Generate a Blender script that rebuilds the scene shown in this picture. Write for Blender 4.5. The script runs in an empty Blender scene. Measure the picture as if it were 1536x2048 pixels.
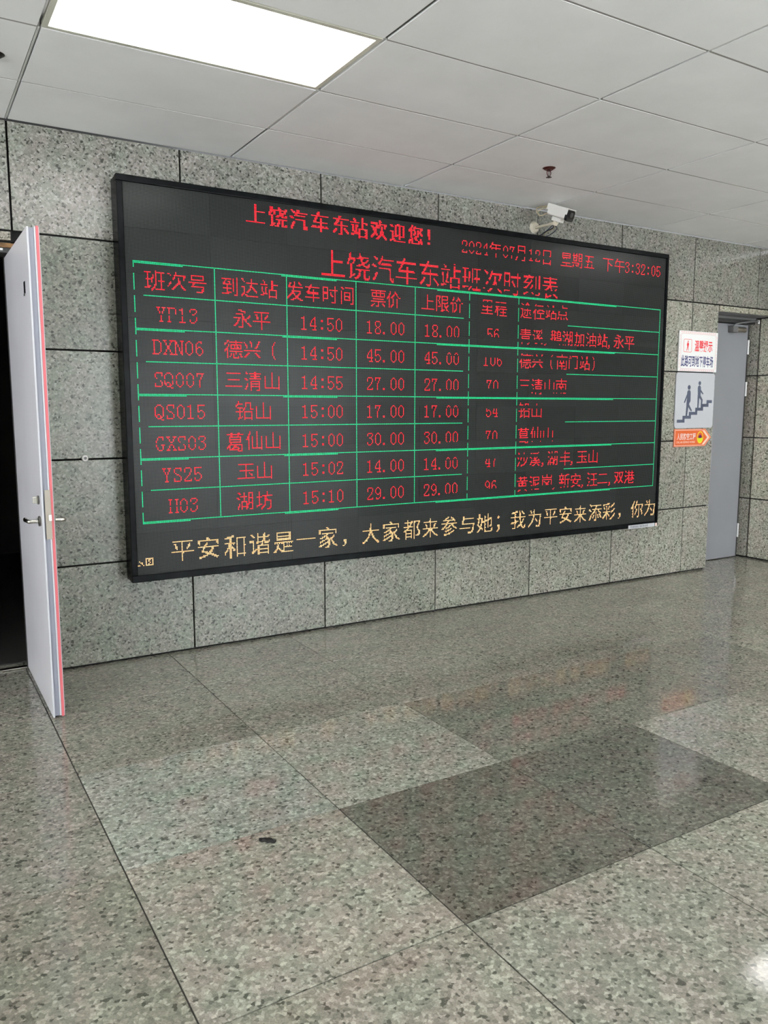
import bpy, bmesh, math, random
from mathutils import Vector, Matrix
import numpy as np

random.seed(7)
SC = bpy.context.scene
COL = SC.collection

# ------------------------------------------------------------------ camera
IMG_W, IMG_H = 1536, 2048
F_PX, YAW, PITCH = 1591.47, 0.54298, -0.129125
CAM = Vector((-0.5601, -4.6594, 1.4699))
fw = Vector((math.sin(YAW) * math.cos(PITCH), math.cos(YAW) * math.cos(PITCH), math.sin(PITCH)))
rt = Vector((math.cos(YAW), -math.sin(YAW), 0))
up = rt.cross(fw)
cam_data = bpy.data.cameras.new('camera')
cam_data.sensor_fit = 'HORIZONTAL'
cam_data.sensor_width = 36
cam_data.lens = F_PX * 36 / IMG_W
cam_data.clip_start = 0.05
cam = bpy.data.objects.new('camera', cam_data)
m = Matrix((rt, up, -fw)).transposed().to_4x4()
m.translation = CAM
cam.matrix_world = m
COL.objects.link(cam)
SC.camera = cam

# ------------------------------------------------------------------ world, exposure
PANEL_EMIT = 8.0
WORLD_EMIT = 9.0
world = bpy.data.worlds.new('world')
SC.world = world
world.use_nodes = True
wn = world.node_tree
wn.nodes.clear()
wo = wn.nodes.new('ShaderNodeOutputWorld')
wb = wn.nodes.new('ShaderNodeBackground')
wb.inputs[0].default_value = (0.965, 0.985, 1.03, 1)
wb.inputs[1].default_value = WORLD_EMIT
wn.links.new(wb.outputs[0], wo.inputs[0])
SC.view_settings.view_transform = 'Standard'
SC.view_settings.look = 'None'
SC.view_settings.exposure = 0.16
SC.view_settings.gamma = 1.0
SC.view_settings.use_curve_mapping = False


def portal(name, loc, rot, sx, sy):
    l = bpy.data.lights.new(name, 'AREA')
    l.shape = 'RECTANGLE'
    l.size, l.size_y = sx, sy
    l.cycles.is_portal = True
    o = bpy.data.objects.new(name, l)
    o.location = loc
    o.rotation_euler = rot
    COL.objects.link(o)


# room dimensions (metres)
H = 2.9332
XL, XR, YB = -5.0, 6.55, -8.4
# unseen openings placed for the light: glazed entrance at left, windows behind the camera
OPEN_LEFT = (-8.1, -2.2, 0.0, 2.6)       # y0, y1, z0, z1
OPEN_BACK = (2.2, 6.4, 0.0, 2.8)        # x0, x1, z0, z1
portal('daylight_portal_left', (XL - 0.1, (OPEN_LEFT[0] + OPEN_LEFT[1]) / 2, 1.3), (0, -math.pi / 2, 0), 2.6, OPEN_LEFT[1] - OPEN_LEFT[0])
portal('daylight_portal_back', ((OPEN_BACK[0] + OPEN_BACK[1]) / 2, YB - 0.1, 1.4), (math.pi / 2, 0, 0), OPEN_BACK[1] - OPEN_BACK[0], 2.8)


# ------------------------------------------------------------------ node helpers
def new_mat(name):
    mt = bpy.data.materials.new(name)
    mt.use_nodes = True
    nt = mt.node_tree
    b = nt.nodes['Principled BSDF']
    return mt, nt, b


def simple(name, col, rough=0.5, metal=0.0, spec=0.5, bump=0.0, bscale=60, vary=0.0, emit=None, estr=1.0):
    mt, nt, b = new_mat(name)
    b.inputs['Base Color'].default_value = (*col, 1)
    b.inputs['Roughness'].default_value = rough
    b.inputs['Metallic'].default_value = metal
    b.inputs['Specular IOR Level'].default_value = spec
    if bump or vary:
        tc = nt.nodes.new('ShaderNodeNewGeometry')
        nz = nt.nodes.new('ShaderNodeTexNoise')
        nz.inputs['Scale'].default_value = bscale
        nz.inputs['Detail'].default_value = 4
        nt.links.new(tc.outputs['Position'], nz.inputs['Vector'])
        if bump:
            bp = nt.nodes.new('ShaderNodeBump')
            bp.inputs['Strength'].default_value = bump
            bp.inputs['Distance'].default_value = 0.002
            nt.links.new(nz.outputs[0], bp.inputs['Height'])
            nt.links.new(bp.outputs[0], b.inputs['Normal'])
        if vary:
            mr = nt.nodes.new('ShaderNodeMapRange')
            mr.inputs['From Min'].default_value = 0.3
            mr.inputs['From Max'].default_value = 0.7
            mr.inputs['To Min'].default_value = 1 - vary
            mr.inputs['To Max'].default_value = 1 + vary
            nt.links.new(nz.outputs[0], mr.inputs['Value'])
            mx = nt.nodes.new('ShaderNodeVectorMath')
            mx.operation = 'SCALE'
            mx.inputs[0].default_value = col
            nt.links.new(mr.outputs[0], mx.inputs['Scale'])
            nt.links.new(mx.outputs[0], b.inputs['Base Color'])
    if emit:
        b.inputs['Emission Color'].default_value = (*emit, 1)
        b.inputs['Emission Strength'].default_value = estr
    return mt


def emission(name, col, strength, spread=0.0):
    """light-giving diodes; spread makes each diode a little redder / greener than its neighbour"""
    mt = bpy.data.materials.new(name)
    mt.use_nodes = True
    nt = mt.node_tree
    nt.nodes.clear()
    o = nt.nodes.new('ShaderNodeOutputMaterial')
    e = nt.nodes.new('ShaderNodeEmission')
    e.inputs[1].default_value = strength
    e.inputs[0].default_value = (*col, 1)
    nt.links.new(e.outputs[0], o.inputs[0])
    if spread:
        g = nt.nodes.new('ShaderNodeNewGeometry')
        w = nt.nodes.new('ShaderNodeTexWhiteNoise')
        w.noise_dimensions = '1D'
        nt.links.new(g.outputs['Random Per Island'], w.inputs['W'])
        mx = nt.nodes.new('ShaderNodeMix')
        mx.data_type = 'RGBA'
        mx.inputs[6].default_value = (*col, 1)
        mx.inputs[7].default_value = (*[min(1, c + spread * k) for c, k in zip(col, (0.0, 0.8, 0.7))], 1)
        nt.links.new(w.outputs[0], mx.inputs[0])
        nt.links.new(mx.outputs[2], e.inputs[0])
    return mt


def granite(name, dark, mid, light, scale, rough, bump, spec=0.5, stain=0.12, soft=False):
    """speckled granite: grain colours from cells and noise in world space, tinted by the object's colour"""
    mt, nt, b = new_mat(name)
    L = nt.links.new
    geo = nt.nodes.new('ShaderNodeNewGeometry')
    oi = nt.nodes.new('ShaderNodeObjectInfo')
    off = nt.nodes.new('ShaderNodeVectorMath')
    off.operation = 'MULTIPLY_ADD'
    off.inputs[1].default_value = (37.0, 23.0, 51.0)
    L(oi.outputs['Random'], off.inputs[0])
    L(geo.outputs['Position'], off.inputs[2])
    # warp
    nz = nt.nodes.new('ShaderNodeTexNoise')
    nz.inputs['Scale'].default_value = scale * 0.9
    nz.inputs['Detail'].default_value = 3
    L(off.outputs[0], nz.inputs['Vector'])
    ad = nt.nodes.new('ShaderNodeVectorMath')
    ad.operation = 'MULTIPLY_ADD'
    ad.inputs[1].default_value = (0.014,) * 3
    L(nz.outputs['Color'], ad.inputs[0])
    L(off.outputs[0], ad.inputs[2])
    v1 = nt.nodes.new('ShaderNodeTexVoronoi')
    v1.inputs['Scale'].default_value = scale
    if soft:
        v1.feature = 'SMOOTH_F1'
        v1.inputs['Smoothness'].default_value = 0.35
    L(ad.outputs[0], v1.inputs['Vector'])
    sep = nt.nodes.new('ShaderNodeSeparateColor')
    L(v1.outputs['Color'], sep.inputs[0])
    cr = nt.nodes.new('ShaderNodeValToRGB')
    e = cr.color_ramp
    e.elements[0].position, e.elements[0].color = 0.0, (*dark, 1)
    e.elements[1].position, e.elements[1].color = 1.0, (*light, 1)
    for pos, c in ((0.045, dark), (0.10, [(a + b_) / 2 for a, b_ in zip(dark, mid)]), (0.30, [c * .88 for c in mid]), (0.55, mid), (0.78, [(a + 2 * b_) / 3 for a, b_ in zip(light, mid)])):
        k = e.elements.new(pos)
        k.color = (*c, 1)
    L(sep.outputs[0], cr.inputs[0])
    # finer grain on top
    n2 = nt.nodes.new('ShaderNodeTexNoise')
    n2.inputs['Scale'].default_value = scale * 2.1
    n2.inputs['Detail'].default_value = 5
    n2.inputs['Roughness'].default_value = 0.7
    L(off.outputs[0], n2.inputs['Vector'])
    mr = nt.nodes.new('ShaderNodeMapRange')
    for k, v in zip(('From Min', 'From Max', 'To Min', 'To Max'), (0.3, 0.7, 0.72, 1.28)):
        mr.inputs[k].default_value = v
    L(n2.outputs[0], mr.inputs['Value'])
    # broad staining
    n3 = nt.nodes.new('ShaderNodeTexNoise')
    n3.inputs['Scale'].default_value = 1.7
    n3.inputs['Detail'].default_value = 3
    L(off.outputs[0], n3.inputs['Vector'])
    m3 = nt.nodes.new('ShaderNodeMapRange')
    for k, v in zip(('From Min', 'From Max', 'To Min', 'To Max'), (0.3, 0.7, 1 - stain, 1 + stain)):
        m3.inputs[k].default_value = v
    L(n3.outputs[0], m3.inputs['Value'])
    mm = nt.nodes.new('ShaderNodeMath')
    mm.operation = 'MULTIPLY'
    L(mr.outputs[0], mm.inputs[0])
    L(m3.outputs[0], mm.inputs[1])
    s1 = nt.nodes.new('ShaderNodeVectorMath')
    s1.operation = 'SCALE'
    L(cr.outputs[0], s1.inputs[0])
    L(mm.outputs[0], s1.inputs['Scale'])
    s2 = nt.nodes.new('ShaderNodeVectorMath')
    s2.operation = 'MULTIPLY'
    L(s1.outputs[0], s2.inputs[0])
    L(oi.outputs['Color'], s2.inputs[1])
    n4 = nt.nodes.new('ShaderNodeTexNoise')
    n4.inputs['Scale'].default_value = 9
    n4.inputs['Detail'].default_value = 1.5
    L(off.outputs[0], n4.inputs['Vector'])
    hue = nt.nodes.new('ShaderNodeValToRGB')
    hue.color_ramp.elements[0].position, hue.color_ramp.elements[0].color = 0.38, (0.965, 1.015, 0.975, 1)
    hue.color_ramp.elements[1].position, hue.color_ramp.elements[1].color = 0.62, (1.035, 0.99, 0.995, 1)
    L(n4.outputs[0], hue.inputs[0])
    s3 = nt.nodes.new('ShaderNodeVectorMath')
    s3.operation = 'MULTIPLY'
    L(s2.outputs[0], s3.inputs[0])
    L(hue.outputs[0], s3.inputs[1])
    L(s3.outputs[0], b.inputs['Base Color'])
    rr = nt.nodes.new('ShaderNodeMapRange')
    for k, v in zip(('From Min', 'From Max', 'To Min', 'To Max'), (0.3, 0.7, rough * 0.75, rough * 1.3)):
        rr.inputs[k].default_value = v
    L(n2.outputs[0], rr.inputs['Value'])
    L(rr.outputs[0], b.inputs['Roughness'])
    b.inputs['Specular IOR Level'].default_value = spec
    if bump:
        bp = nt.nodes.new('ShaderNodeBump')
        bp.inputs['Strength'].default_value = bump
        bp.inputs['Distance'].default_value = 0.0015
        L(n2.outputs[0], bp.inputs['Height'])
        L(bp.outputs[0], b.inputs['Normal'])
    return mt


# LED raster: 576 x 288 diodes
LX0, LZ0, LP = 0.538, 2.684, 0.00749
LED_Y = -0.130


def led_face():
    """matt black module face with the unlit diodes as paler dots (fine relief of the module)"""
    mt, nt, b = new_mat('led_module_face')
    L = nt.links.new
    geo = nt.nodes.new('ShaderNodeNewGeometry')
    sp = nt.nodes.new('ShaderNodeSeparateXYZ')
    L(geo.outputs['Position'], sp.inputs[0])

    def cell(sock, origin):
        a = nt.nodes.new('ShaderNodeMath'); a.operation = 'SUBTRACT'
        L(sock, a.inputs[0]); a.inputs[1].default_value = origin
        d = nt.nodes.new('ShaderNodeMath'); d.operation = 'DIVIDE'
        L(a.outputs[0], d.inputs[0]); d.inputs[1].default_value = LP
        f = nt.nodes.new('ShaderNodeMath'); f.operation = 'FRACT'
        L(d.outputs[0], f.inputs[0])
        s = nt.nodes.new('ShaderNodeMath'); s.operation = 'SUBTRACT'
        L(f.outputs[0], s.inputs[0]); s.inputs[1].default_value = 0.5
        q = nt.nodes.new('ShaderNodeMath'); q.operation = 'MULTIPLY'
        L(s.outputs[0], q.inputs[0]); L(s.outputs[0], q.inputs[1])
        return q.outputs[0]
    qx = cell(sp.outputs['X'], LX0)
    qz = cell(sp.outputs['Z'], LZ0)
    ad = nt.nodes.new('ShaderNodeMath'); ad.operation = 'ADD'
    L(qx, ad.inputs[0]); L(qz, ad.inputs[1])
    lt = nt.nodes.new('ShaderNodeMath'); lt.operation = 'LESS_THAN'
    L(ad.outputs[0], lt.inputs[0]); lt.inputs[1].default_value = 0.12
    mx = nt.nodes.new('ShaderNodeMix'); mx.data_type = 'RGBA'
    mx.inputs[6].default_value = (0.010, 0.011, 0.012, 1)
    mx.inputs[7].default_value = (0.050, 0.054, 0.051, 1)
    L(lt.outputs[0], mx.inputs[0])
    oi = nt.nodes.new('ShaderNodeObjectInfo')
    s2 = nt.nodes.new('ShaderNodeVectorMath'); s2.operation = 'MULTIPLY'
    L(mx.outputs[2], s2.inputs[0]); L(oi.outputs['Color'], s2.inputs[1])
    L(s2.outputs[0], b.inputs['Base Color'])
    b.inputs['Roughness'].default_value = 0.22
    b.inputs['Specular IOR Level'].default_value = 0.12
    return mt


# ------------------------------------------------------------------ materials
M = {}
M['wall_granite'] = granite('wall_granite', (0.06, 0.065, 0.055), (0.275, 0.275, 0.25), (0.44, 0.435, 0.405), 100, 0.10, 0.30)
M['floor_granite'] = granite('floor_granite', (0.085, 0.088, 0.075), (0.25, 0.245, 0.215), (0.42, 0.405, 0.36), 92, 0.055, 0.02, stain=0.08, soft=True)
M['backing'] = simple('wall_backing', (0.006, 0.006, 0.006), 0.9)
M['grout'] = simple('floor_grout', (0.05, 0.047, 0.038), 0.8)
M['ceiling_white'] = simple('ceiling_panel_white', (0.90, 0.895, 0.90), 0.5, bump=0.15, bscale=4, vary=0.03)
M['ceiling_void'] = simple('ceiling_void', (0.12, 0.12, 0.115), 0.9)
M['tee_dark'] = simple('tee_bar_dark', (0.10, 0.10, 0.09), 0.6)
M['tee_white'] = simple('tee_bar_white', (0.62, 0.62, 0.60), 0.35)
M['lamp_trim'] = simple('lamp_trim', (0.62, 0.61, 0.52), 0.3)
M['plaster'] = simple('plaster_white', (0.78, 0.78, 0.76), 0.8, vary=0.04, bscale=2)
M['room_shade'] = simple('store_room_shade', (0.035, 0.034, 0.033), 0.9)  # near-black colour stands in for the lack of light in the room
M['floor_shade'] = simple('store_room_floor', (0.05, 0.048, 0.045), 0.5)  # floor darkened likewise, the room's shade put into its colour
M['door_white'] = simple('door_leaf_white', (0.69, 0.665, 0.70), 0.32, vary=0.05, bscale=2.5)
M['door_edge_grey'] = simple('door_edge_grey', (0.25, 0.26, 0.31), 0.35)
M['door_edge_white'] = simple('door_edge_white', (0.50, 0.50, 0.53), 0.4)
M['nickel_dark'] = simple('dark_nickel', (0.22, 0.21, 0.19), 0.3, metal=0.9)
M['tee_grey'] = simple('cross_tee_grey', (0.30, 0.285, 0.265), 0.6)
M['red_seal'] = simple('red_seal', (0.60, 0.13, 0.145), 0.45)
M['steel'] = simple('brushed_steel', (0.62, 0.60, 0.56), 0.25, metal=1.0)
M['lock_brass'] = simple('lock_plate_metal', (0.38, 0.34, 0.29), 0.4, metal=0.8)
M['latch_white'] = simple('latch_white', (0.9, 0.9, 0.9), 0.2, metal=0.2)
M['door_grey'] = simple('door_leaf_grey', (0.29, 0.295, 0.315), 0.42, vary=0.04, bscale=2)
M['frame_dark'] = simple('door_frame_dark', (0.045, 0.045, 0.045), 0.5)
M['frame_grey'] = simple('door_frame_grey', (0.17, 0.17, 0.17), 0.45)
M['hinge'] = simple('hinge_metal', (0.80, 0.80, 0.80), 0.3, metal=0.5)
M['rust'] = simple('rusty_steel', (0.22, 0.12, 0.05), 0.8, vary=0.6, bscale=30)
M['frame_black'] = simple('board_frame_black', (0.006, 0.007, 0.008), 0.25, spec=0.06, vary=0.3, bscale=20)
M['led_face'] = led_face()
M['led_red'] = emission('led_red', (1.0, 0.004, 0.022), 2.2, 0.06)
M['led_green'] = emission('led_green', (0.03, 0.72, 0.25), 1.45, 0.22)
M['led_amber'] = emission('led_amber', (1.0, 0.52, 0.20), 2.1, 0.22)
M['panel_light'] = emission('lamp_diffuser', (1.0, 0.985, 0.96), PANEL_EMIT)
M['sign_white'] = simple('sign_white', (0.80, 0.80, 0.79), 0.35)
M['sign_pink'] = simple('sign_border_pink', (0.74, 0.50, 0.50), 0.4)
M['sign_red'] = simple('sign_red', (0.78, 0.04, 0.05), 0.4)
M['sign_navy'] = simple('sign_navy', (0.035, 0.04, 0.16), 0.4)
M['sign_grey'] = simple('sign_grey', (0.50, 0.51, 0.54), 0.35)
M['sign_slate'] = simple('sign_slate', (0.085, 0.10, 0.15), 0.4)
M['sign_orange'] = simple('sign_orange', (0.72, 0.13, 0.03), 0.4)
M['sign_cream'] = simple('sign_cream', (0.85, 0.62, 0.50), 0.4)
M['sign_yellow'] = simple('sign_yellow', (0.85, 0.62, 0.03), 0.4)
M['sign_purple'] = simple('sign_purple', (0.10, 0.01, 0.12), 0.4)
M['sign_lime'] = simple('sign_lime', (0.62, 0.72, 0.02), 0.4)
M['cctv_white'] = simple('cctv_white', (0.82, 0.80, 0.76), 0.35)
M['cctv_black'] = simple('cctv_black', (0.012, 0.012, 0.014), 0.15)
M['cctv_logo'] = simple('cctv_print', (0.30, 0.27, 0.24), 0.5)
M['bracket'] = simple('bracket_cream', (0.66, 0.60, 0.48), 0.45)
M['cable_cream'] = simple('cable_cream', (0.50, 0.42, 0.28), 0.6)
M['cable_blue'] = simple('cable_blue', (0.015, 0.02, 0.06), 0.6)
M['sprinkler'] = simple('sprinkler_red_brown', (0.075, 0.022, 0.018), 0.4, metal=0.4)
M['sprinkler_dark'] = simple('sprinkler_dark', (0.05, 0.045, 0.045), 0.4, metal=0.6)
M['plug_white'] = simple('plug_white', (0.72, 0.70, 0.68), 0.5)
M['debris'] = simple('debris_dark', (0.012, 0.011, 0.010), 0.9)
M['label_silver'] = simple('label_silver', (0.52, 0.53, 0.56), 0.4)
M['label_ink'] = simple('label_ink', (0.12, 0.12, 0.14), 0.6)
M['label_pink'] = simple('label_pink', (0.75, 0.58, 0.54), 0.5)
M['glass_frame'] = simple('window_frame_grey', (0.35, 0.36, 0.37), 0.4, metal=0.3)
glass, gnt, gb = new_mat('window_glass')
gb.inputs['Base Color'].default_value = (0.95, 0.98, 0.97, 1)
gb.inputs['Roughness'].default_value = 0.0
gb.inputs['Transmission Weight'].default_value = 1.0
gb.inputs['IOR'].default_value = 1.02
M['glass'] = glass


# ------------------------------------------------------------------ mesh helpers
def box(bm, x0, x1, y0, y1, z0, z1, bev=0.0):
    r = bmesh.ops.create_cube(bm, size=1)
    vs = r['verts']
    for v in vs:
        v.co = Vector((x0 + (v.co.x + .5) * (x1 - x0), y0 + (v.co.y + .5) * (y1 - y0), z0 + (v.co.z + .5) * (z1 - z0)))
    if bev:
        es = list({e for v in vs for e in v.link_edges})
        bmesh.ops.bevel(bm, geom=es, offset=bev, segments=2, affect='EDGES', profile=0.6)
    return vs


def BOX(*a, bev=0.0):
    bm = bmesh.new()
    box(bm, *a, bev=bev)
    return bm


def cyl(bm, p0, p1, r0, r1=None, seg=16, caps=True):
    p0, p1 = Vector(p0), Vector(p1)
    r1 = r0 if r1 is None else r1
    d = p1 - p0
    q = d.to_track_quat('Z', 'Y').to_matrix().to_4x4()
    q.translation = (p0 + p1) / 2
    bmesh.ops.create_cone(bm, cap_ends=caps, segments=seg, radius1=r0, radius2=r1, depth=d.length, matrix=q)


def tube(bm, pts, r, seg=8):
    pts = [Vector(p) for p in pts]
    # smooth with Catmull-Rom
    P = [pts[0]] + pts + [pts[-1]]
    out = []
    for i in range(1, len(P) - 2):
        for k in range(6):
            t = k / 6
            a, b, c, d = P[i - 1], P[i], P[i + 1], P[i + 2]
            out.append(0.5 * ((2 * b) + (c - a) * t + (2 * a - 5 * b + 4 * c - d) * t * t + (3 * b - a - 3 * c + d) * t ** 3))
    out.append(pts[-1])
    rings = []
    for i, p in enumerate(out):
        t = (out[min(i + 1, len(out) - 1)] - out[max(i - 1, 0)]).normalized()
        a = t.orthogonal().normalized() if i == 0 else (rings[-1][1] - t * rings[-1][1].dot(t)).normalized()
        b = t.cross(a)
        vs = [bm.verts.new(p + r * (math.cos(2 * math.pi * k / seg) * a + math.sin(2 * math.pi * k / seg) * b)) for k in range(seg)]
        rings.append((vs, a))
    for i in range(len(rings) - 1):
        A, B = rings[i][0], rings[i + 1][0]
        for k in range(seg):
            bm.faces.new((A[k], A[(k + 1) % seg], B[(k + 1) % seg], B[k]))
    bm.faces.new(rings[0][0][::-1])
    bm.faces.new(rings[-1][0])


def prism(bm, poly, y0, y1):
    """poly: (x, z) outline, anticlockwise seen from the front (-y); extruded between y0 (front) and y1 (back)"""
    A = [bm.verts.new((x, y0, z)) for x, z in poly]
    B = [bm.verts.new((x, y1, z)) for x, z in poly]
    bm.faces.new(A)
    bm.faces.new(B[::-1])
    n = len(poly)
    for i in range(n):
        j = (i + 1) % n
        bm.faces.new((A[j], A[i], B[i], B[j]))


def rrect(x0, x1, z0, z1, r, n=5):
    pts = []
    for cx, cz, a0 in ((x1 - r, z0 + r, -90), (x1 - r, z1 - r, 0), (x0 + r, z1 - r, 90), (x0 + r, z0 + r, 180)):
        for k in range(n + 1):
            a = math.radians(a0 + 90 * k / n)
            pts.append((cx + r * math.cos(a), cz + r * math.sin(a)))
    return pts


def disc(cx, cz, rx, rz=None, n=24):
    rz = rz or rx
    return [(cx + rx * math.cos(2 * math.pi * k / n), cz + rz * math.sin(2 * math.pi * k / n)) for k in range(n)]


def link(name, me, mat=None, parent=None, smooth=False):
    o = bpy.data.objects.new(name, me)
    COL.objects.link(o)
    if mat is not None and not me.materials:
        me.materials.append(mat)
    if parent is not None:
        o.parent = parent
        o.matrix_parent_inverse = Matrix.Translation(-parent.location)
    if smooth:
        for p in me.polygons:
            p.use_smooth = True
    return o


def obj(name, bm, mat, parent=None, smooth=False, origin=None):
    bmesh.ops.recalc_face_normals(bm, faces=bm.faces[:])
    if origin is not None:
        bmesh.ops.translate(bm, verts=bm.verts[:], vec=-Vector(origin))
    me = bpy.data.meshes.new(name)
    bm.to_mesh(me)
    bm.free()
    o = link(name, me, mat, parent, smooth)
    if origin is not None:
        o.location = origin
    return o


def ring_bm(outer, inner, y0, y1):
    bm = bmesh.new()
    n = len(outer)
    vs = [[bm.verts.new((x, y, z)) for x, z in poly] for y in (y0, y1) for poly in (outer, inner)]
    A, B, C, D = vs
    for i in range(n):
        j = (i + 1) % n
        bm.faces.new((A[i], A[j], B[j], B[i]))
        bm.faces.new((C[j], C[i], D[i], D[j]))
        bm.faces.new((A[j], A[i], C[i], C[j]))
        bm.faces.new((B[i], B[j], D[j], D[i]))
    return bm


def tag(o, label=None, cat=None, group=None, kind=None):
    if label: o['label'] = label
    if cat: o['category'] = cat
    if group: o['group'] = group
    if kind: o['kind'] = kind
    return o


def thing(name, label, cat, loc=(0, 0, 0), group=None, kind=None):
    o = bpy.data.objects.new(name, None)
    o.empty_display_size = 0.1
    COL.objects.link(o)
    o.location = loc
    return tag(o, label, cat, group, kind)


def text_mesh(name, body, x0, x1, z0, z1, y, mat, parent, bold=0.0, depth=0.0006):
    """flat lettering stretched into the box x0..x1, z0..z1 on a front-facing sign (facing -y)"""
    c = bpy.data.curves.new(name, 'FONT')
    c.body = body
    c.size = 1
    c.offset = bold
    c.resolution_u = 3
    c.extrude = 0.001
    t = bpy.data.objects.new(name, c)
    COL.objects.link(t)
    dg = bpy.context.evaluated_depsgraph_get()
    me = bpy.data.meshes.new_from_object(t.evaluated_get(dg))
    bpy.data.objects.remove(t)
    bpy.data.curves.remove(c)
    co = np.empty(len(me.vertices) * 3)
    me.vertices.foreach_get('co', co)
    co = co.reshape(-1, 3)
    mn, mxx = co.min(0), co.max(0)
    out = np.empty_like(co)
    out[:, 0] = x0 + (co[:, 0] - mn[0]) / (mxx[0] - mn[0]) * (x1 - x0)
    out[:, 2] = z0 + (co[:, 1] - mn[1]) / (mxx[1] - mn[1]) * (z1 - z0)
    out[:, 1] = y - (co[:, 2] - mn[2]) / (mxx[2] - mn[2]) * depth
    me.vertices.foreach_set('co', out.ravel())
    me.update()
    me.materials.clear()
    return link(name, me, mat, parent)


# ------------------------------------------------------------------ ROOM SHELL
SW, SR, SR0 = 0.89564, 0.59669, 0.59336          # stone slab width, row height, first row
ROWZ = [0.0, SR0, SR0 + SR, SR0 + 2 * SR, SR0 + 3 * SR, H]
GAP = 0.0052
DOOR_L = (-0.98, -0.034, 2.33)                   # left opening x0, x1, top
DOOR_R = (5.727, 6.55, 2.325)                    # right recess x0, x1, top

wb_ = bmesh.new()
T0, T1 = 0.026, 0.20
box(wb_, XL, DOOR_L[0], T0, T1, 0, H)
box(wb_, DOOR_L[0], DOOR_L[1], T0, T1, DOOR_L[2] + .004, H)
box(wb_, 0.03, DOOR_R[0] - 0.004, T0, T1, 0, H)
box(wb_, DOOR_L[1], 0.03, T0, T1, DOOR_L[2] + .004, H)
box(wb_, DOOR_R[0] - 0.004, XR + 0.10, T0, T1, 2.345, H)
wall_back = obj('wall_back', wb_, M['backing'])
tag(wall_back, 'wall clad in speckled grey granite slabs with dark joints, behind the display board', 'wall', kind='structure')

slab_cache = {}


def slab(parent, a0, a1, z0, z1, tint, plane='y', at=0.0, d=0.022):
    """one stone slab; plane 'y' faces -y at y=at, plane 'x' faces -x at x=at"""
    w, h = a1 - a0 - 2 * GAP, z1 - z0 - 2 * GAP
    key = (round(w, 3), round(h, 3), plane)
    if key not in slab_cache:
        bm = bmesh.new()
        if plane == 'y':
            box(bm, -w / 2, w / 2, 0, d, -h / 2, h / 2, bev=0.0012)
        else:
            box(bm, 0, d, -w / 2, w / 2, -h / 2, h / 2, bev=0.0012)
        me = bpy.data.meshes.new('stone_slab')
        bm.to_mesh(me); bm.free()
        me.materials.append(M['wall_granite'])
        slab_cache[key] = me
    o = bpy.data.objects.new('stone_slab', slab_cache[key])
    COL.objects.link(o)
    o.parent = parent
    c, zc = (a0 + a1) / 2, (z0 + z1) / 2
    proud = random.uniform(-0.0012, 0.0012)
    o.location = (c, at + proud, zc) if plane == 'y' else (at + proud, c, zc)
    o.color = (*tint, 1)
    return o


def wall_light_tint(x, row):
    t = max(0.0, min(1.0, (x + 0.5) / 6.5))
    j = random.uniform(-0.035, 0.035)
    base = Vector((0.70, 0.735, 0.67)).lerp(Vector((1.05, 1.02, 0.965)), t)  # dim left and brighter right: light level put into the slab colour
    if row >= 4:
        base = Vector((0.92, 0.895, 0.88)).lerp(Vector((0.78, 0.76, 0.735)), t)  # top row: lit left end and shaded right end put into the colour
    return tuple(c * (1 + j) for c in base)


for row in range(5):
    z0, z1 = ROWZ[row], ROWZ[row + 1]
    if row == 0: z0 += 0.010
    if row == 4: z1 -= 0.002
    for k in range(-6, 8):
        x0, x1 = k * SW, (k + 1) * SW
        if row < 4:
            if x0 < -0.01 and x1 > DOOR_L[0] + 0.01:
                x1 = DOOR_L[0]
                if x0 >= x1 - 0.01: continue
            if k == 0: x0 = 0.034
            if x0 > DOOR_R[0]: continue
            x1 = min(x1, DOOR_R[0])
        x0, x1 = max(x0, XL), min(x1, XR)
        if x1 - x0 < 0.05: continue
        slab(wall_back, x0, x1, z0, z1, wall_light_tint((x0 + x1) / 2, row))
# lintel strips over both doorways
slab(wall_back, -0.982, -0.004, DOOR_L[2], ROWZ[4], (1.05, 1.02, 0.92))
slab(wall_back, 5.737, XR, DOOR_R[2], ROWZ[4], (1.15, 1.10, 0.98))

# right-hand wall, perpendicular
wall_right = obj('wall_right', BOX(XR + 0.026, XR + 0.2, YB, 0.32, 0, H), M['backing'])
tag(wall_right, 'granite clad wall at the right edge, square to the board wall', 'wall', kind='structure')
ys = [0.268, 0.145] + [0.145 - 0.8956 * k for k in range(1, 10)] + [YB]
for row in range(5):
    for a, b in zip(ys[1:], ys[:-1]):
        if b - a < 0.05: continue
        if b > 0 and row == 4: b = 0.0
        tn = (1.45, 1.36, 1.25) if b < 0.2 else (0.95, 0.90, 0.84)  # light from the left put into the stone colour, recess strip kept darker
        z0, z1 = ROWZ[row] + (0.01 if row == 0 else 0), ROWZ[row + 1] - (0.002 if row == 4 else 0)
        if b > 0 and row == 3: z1 = 2.325
        if b > 0.2 and row == 4: continue
        if b > 0.2: a += 0.008
        slab(wall_right, a, min(b, 0.268), z0, z1, tuple(c * random.uniform(.97, 1.03) for c in tn), 'x', XR)

# left and rear walls with unseen glazed openings, placed for their daylight
def shell_wall(name, label, boxes):
    bm = bmesh.new()
    for b in boxes: box(bm, *b)
    o = obj(name, bm, M['plaster'])
    return tag(o, label, 'wall', kind='structure')


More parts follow.
